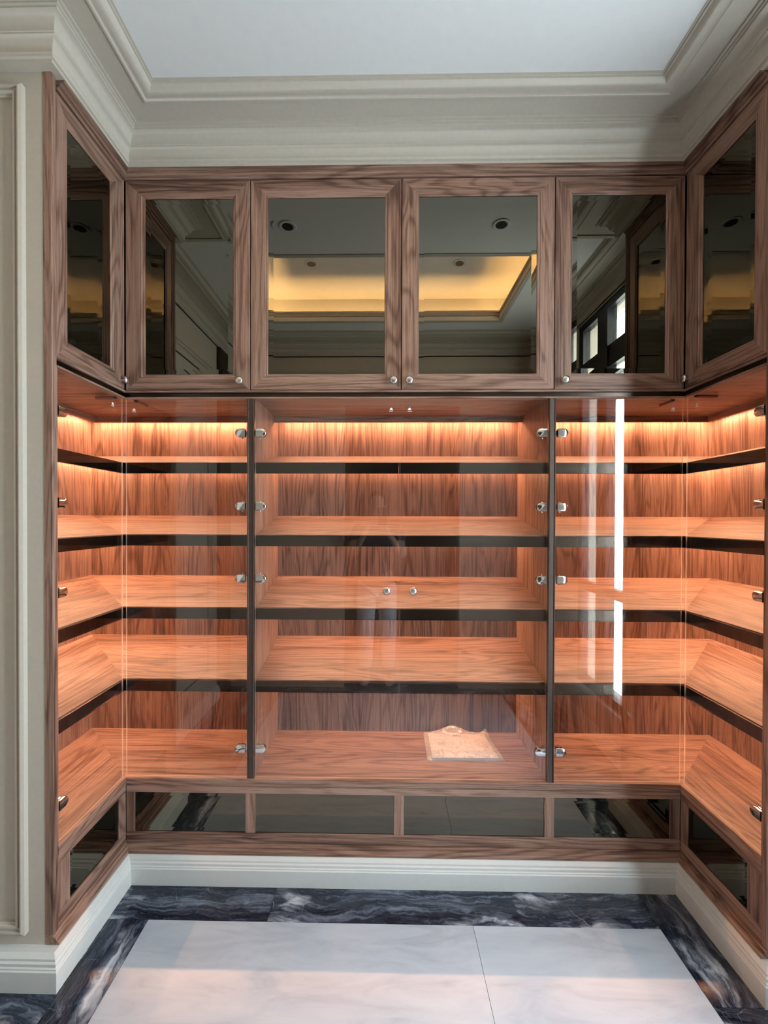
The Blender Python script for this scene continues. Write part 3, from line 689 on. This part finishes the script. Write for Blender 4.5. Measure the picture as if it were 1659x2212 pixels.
# print on the paper: circle, dimension lines, text rows
bm = bmesh.new()
def pp(s, t): p = bl(0.07+0.86*s, 0.05+0.85*t); return (p.x, p.y, ZLED+0.002+pz(0.07+0.86*s, 0.05+0.85*t)+0.0017)
def ink(s0, s1, t0, t1):
    bm.faces.new([bm.verts.new(pp(*q)) for q in ((s0, t0), (s1, t0), (s1, t1), (s0, t1))])
n = 40
for k in range(n):
    a0, a1 = 2*math.pi*k/n, 2*math.pi*(k+1)/n
    q = [(0.37+r*0.15*math.cos(a), 0.60+r*0.21*math.sin(a)) for a, r in ((a0, 1), (a1, 1), (a1, 1.035), (a0, 1.035))]
    bm.faces.new([bm.verts.new(pp(*x)) for x in q])
for k in range(16):
    a0, a1 = math.pi*(1+k/16), math.pi*(1+(k+1)/16)
    q = [(0.37+r*0.04*math.cos(a), 0.80+r*0.09*math.sin(a)) for a, r in ((a0, 1), (a1, 1), (a1, 1.12), (a0, 1.12))]
    bm.faces.new([bm.verts.new(pp(*x)) for x in q])
for t, w_ in ((0.70, 0.09), (0.60, 0.14), (0.545, 0.15), (0.49, 0.12)):
    s = 0.19-w_/2
    while s < 0.19+w_/2: ink(s, s+0.010, t, t+0.022); s += 0.015
for s in (0.05, 0.10, 0.165):
    t = 0.08
    while t < 0.33: ink(s, s+0.022, t, t+0.016); t += 0.030
ink(0.095, 0.097, 0.36, 0.82)
for (s, t0, t1) in ((0.60, 0.42, 0.80), (0.70, 0.10, 0.32), (0.76, 0.10, 0.32), (0.67, 0.62, 0.78), (0.72, 0.62, 0.78), (0.78, 0.62, 0.78)): ink(s, s+0.003, t0, t1)
for (s0, s1, t) in ((0.60, 0.90, 0.42), (0.60, 0.72, 0.64), (0.45, 0.86, 0.20), (0.66, 0.90, 0.10)): ink(s0, s1, t, t+0.006)
for k in range(5): ink(0.43+k*0.03, 0.452+k*0.03, 0.88, 0.95)
for k in range(3): ink(0.86+k*0.03, 0.876+k*0.03, 0.40, 0.44)
for (s, t) in ((0.30, 0.20), (0.36, 0.10), (0.33, 0.15), (0.68, 0.21), (0.74, 0.24)): ink(s, s+0.02, t, t+0.03)
put('print', bm, INK, pap)

# ================================================================== DOWNLIGHTS
def downlight(x, y, z, label):
    t = thing('ceiling_downlight', (x, y, z), label, 'downlight', 'recessed ceiling downlights')
    bm = bmesh.new(); lathe(bm, [(0.030, -0.001), (0.045, 0.000), (0.047, 0.003), (0.043, 0.005), (0.034, 0.0045), (0.029, 0.002)], (x, y, z), (0, 0, -1), 28); put('trim_ring', bm, CEIL, t, smooth=True)
    bm = bmesh.new(); lathe(bm, [(0.0285, 0.0055), (0.022, 0.0015), (0.0, 0.001)], (x, y, z), (0, 0, -1), 24); put('lens', bm, DARKP, t, smooth=True)
downlight(-0.497, -0.525, ZC, 'unlit downlight in the ceiling before the left half of the cabinets')
downlight(0.611, -0.525, ZC, 'unlit downlight in the ceiling before the right half of the cabinets')
downlight(-0.497, -1.28, ZT, 'unlit downlight in the lit ceiling tray, left one')
downlight(0.526, -1.285, ZT, 'unlit downlight in the lit ceiling tray, right one')

# ================================================================== THE PERSON IN THE DOORWAY (seen reflected in the glass)
SKIN = plain('skin', (0.55, 0.36, 0.27), 0.5, noise=0.05)
HAIR = plain('black_hair', (0.015, 0.012, 0.011), 0.45, noise=0.2)
TOP = plain('navy_cotton', (0.050, 0.055, 0.085), 0.8, noise=0.1, nscale=120)
TROU = plain('pale_grey_cotton', (0.72, 0.73, 0.78), 0.8, noise=0.05, nscale=90)
SHOE = plain('white_canvas', (0.7, 0.7, 0.7), 0.7, noise=0.05)
PX, PY = -0.045, -2.115
per = thing('person', (PX, PY, 0.0), 'person in navy short-sleeved top and pale trousers holding up a phone, reflected in the glass', 'person')
def skinmesh(nm, verts, edges, radii, mat, parent, root=0, sub=2):
    me = bpy.data.meshes.new(nm); me.from_pydata(verts, edges, []); me.update()
    o = bpy.data.objects.new(nm, me); COL.objects.link(o); o.parent = parent
    o.modifiers.new('skin', 'SKIN')
    if not me.skin_vertices:
        bpy.context.view_layer.objects.active = o
    for k, r in enumerate(radii):
        sv = me.skin_vertices[0].data[k]; sv.radius = r if isinstance(r, tuple) else (r, r); sv.use_root = (k == root)
    ss = o.modifiers.new('smooth', 'SUBSURF'); ss.levels = sub; ss.render_levels = sub
    me.materials.append(mat)
    for p in me.polygons: p.use_smooth = True
    o.modifiers['skin'].use_smooth_shade = True
    return o
V, Ed, Rd = [], [], []
def jv(p, r, frm=None):
    V.append(p); Rd.append(r); i = len(V)-1
    if frm is not None: Ed.append((frm, i))
    return i
pel = jv((0, 0, 0.93), (0.135, 0.095)); wai = jv((0, 0.005, 1.08), (0.118, 0.085), pel); che = jv((0, 0, 1.26), (0.135, 0.098), wai)
nb = jv((0, -0.005, 1.40), (0.060, 0.058), che); nk = jv((0, 0.005, 1.455), (0.048, 0.050), nb); hd0 = jv((0, 0.015, 1.52), (0.062, 0.075), nk); hd1 = jv((0, 0.012, 1.60), (0.072, 0.088), hd0); hd2 = jv((0, 0.008, 1.665), (0.055, 0.066), hd1)
nose = jv((0, 0.105, 1.555), 0.011, hd0)
for sg in (-1, 1):
    ear = jv((sg*0.078, 0.0, 1.56), (0.010, 0.016), hd0)
    sh = jv((sg*0.165, -0.005, 1.355), 0.055, che); el = jv((sg*0.225, 0.12, 1.13), 0.040, sh); wr = jv((sg*0.095, 0.255, 1.335), (0.026, 0.023), el)
    pa = jv((sg*0.078, 0.280, 1.385), (0.030, 0.016), wr)
    for q, (dx, ln) in enumerate(((-0.024, 0.050), (-0.008, 0.058), (0.008, 0.055), (0.024, 0.044))):
        a = jv((sg*(0.072-0.004*q), 0.288+dx*0.5, 1.415+dx*0.9), 0.0085, pa); b = jv((sg*(0.050-0.004*q), 0.300+dx*0.5, 1.425+ln*0.35+dx*0.9), 0.008, a); jv((sg*(0.030), 0.300+dx*0.5, 1.425+ln*0.35+dx*0.9), 0.0075, b)
    a = jv((sg*0.062, 0.262, 1.395), 0.010, pa); jv((sg*0.040, 0.268, 1.425), 0.0085, a)
    hp = jv((sg*0.085, 0, 0.86), (0.085, 0.088), pel); kn = jv((sg*0.098, 0.012, 0.48), 0.056, hp); ca = jv((sg*0.100, -0.012, 0.32), 0.050, kn); an = jv((sg*0.100, -0.015, 0.10), 0.037, ca); jv((sg*0.112, 0.110, 0.045), (0.036, 0.026), an)
skinmesh('body', V, Ed, Rd, SKIN, per)
skinmesh('shirt', [(0, 0, 0.90), (0, 0.004, 1.08), (0, 0, 1.26), (0, -0.005, 1.375), (-0.168, -0.005, 1.352), (-0.205, 0.062, 1.235), (0.168, -0.005, 1.352), (0.205, 0.062, 1.235)],
         [(0, 1), (1, 2), (2, 3), (2, 4), (4, 5), (2, 6), (6, 7)], [(0.160, 0.120), (0.138, 0.106), (0.152, 0.115), (0.080, 0.078), 0.070, 0.062, 0.070, 0.062], TOP, per)
skinmesh('trousers', [(0, 0, 0.955), (-0.087, 0, 0.84), (-0.100, 0.012, 0.48), (-0.102, -0.012, 0.12), (0.087, 0, 0.84), (0.100, 0.012, 0.48), (0.102, -0.012, 0.12)],
         [(0, 1), (1, 2), (2, 3), (0, 4), (4, 5), (5, 6)], [(0.145, 0.105), (0.098, 0.100), 0.080, 0.068, (0.098, 0.100), 0.080, 0.068], TROU, per)
for sg in (-1, 1):
    skinmesh('shoe', [(sg*0.100, -0.045, 0.050), (sg*0.104, 0.03, 0.050), (sg*0.112, 0.125, 0.040)], [(0, 1), (1, 2)], [(0.044, 0.048), (0.046, 0.048), (0.044, 0.036)], SHOE, per)
bm = bmesh.new(); bmesh.ops.create_uvsphere(bm, u_segments=20, v_segments=12, radius=1.0)
for v in bm.verts:
    n = v.co.copy(); cut = 0.25*max(0.0, n.y)
    v.co = Vector((n.x*0.084, n.y*(0.098-0.02*max(0, n.y))-0.012, max(n.z, -0.55+1.25*max(0, n.y+0.15))*0.098)) + Vector((PX, PY, 1.610))
put('hair', bm, HAIR, per, smooth=True)
ph_ = thing('phone', (PX+0.04, -1.79, 1.40), 'dark phone held up by the person in the doorway', 'phone')
bm = bmesh.new(); box(bm, -0.037, 0.037, -1.792, -1.784, 1.395, 1.545); put('phone_body', bm, DARKP, ph_, bevel=0.003, segs=2)
bm = bmesh.new()
for q in (1.518, 1.495): lathe(bm, [(0.009, 0.0), (0.009, 0.002), (0.006, 0.0025)], (-0.018, -1.7842, q), (0, 1, 0), 16)
put('camera_lens', bm, BLACKF, ph_, smooth=True)
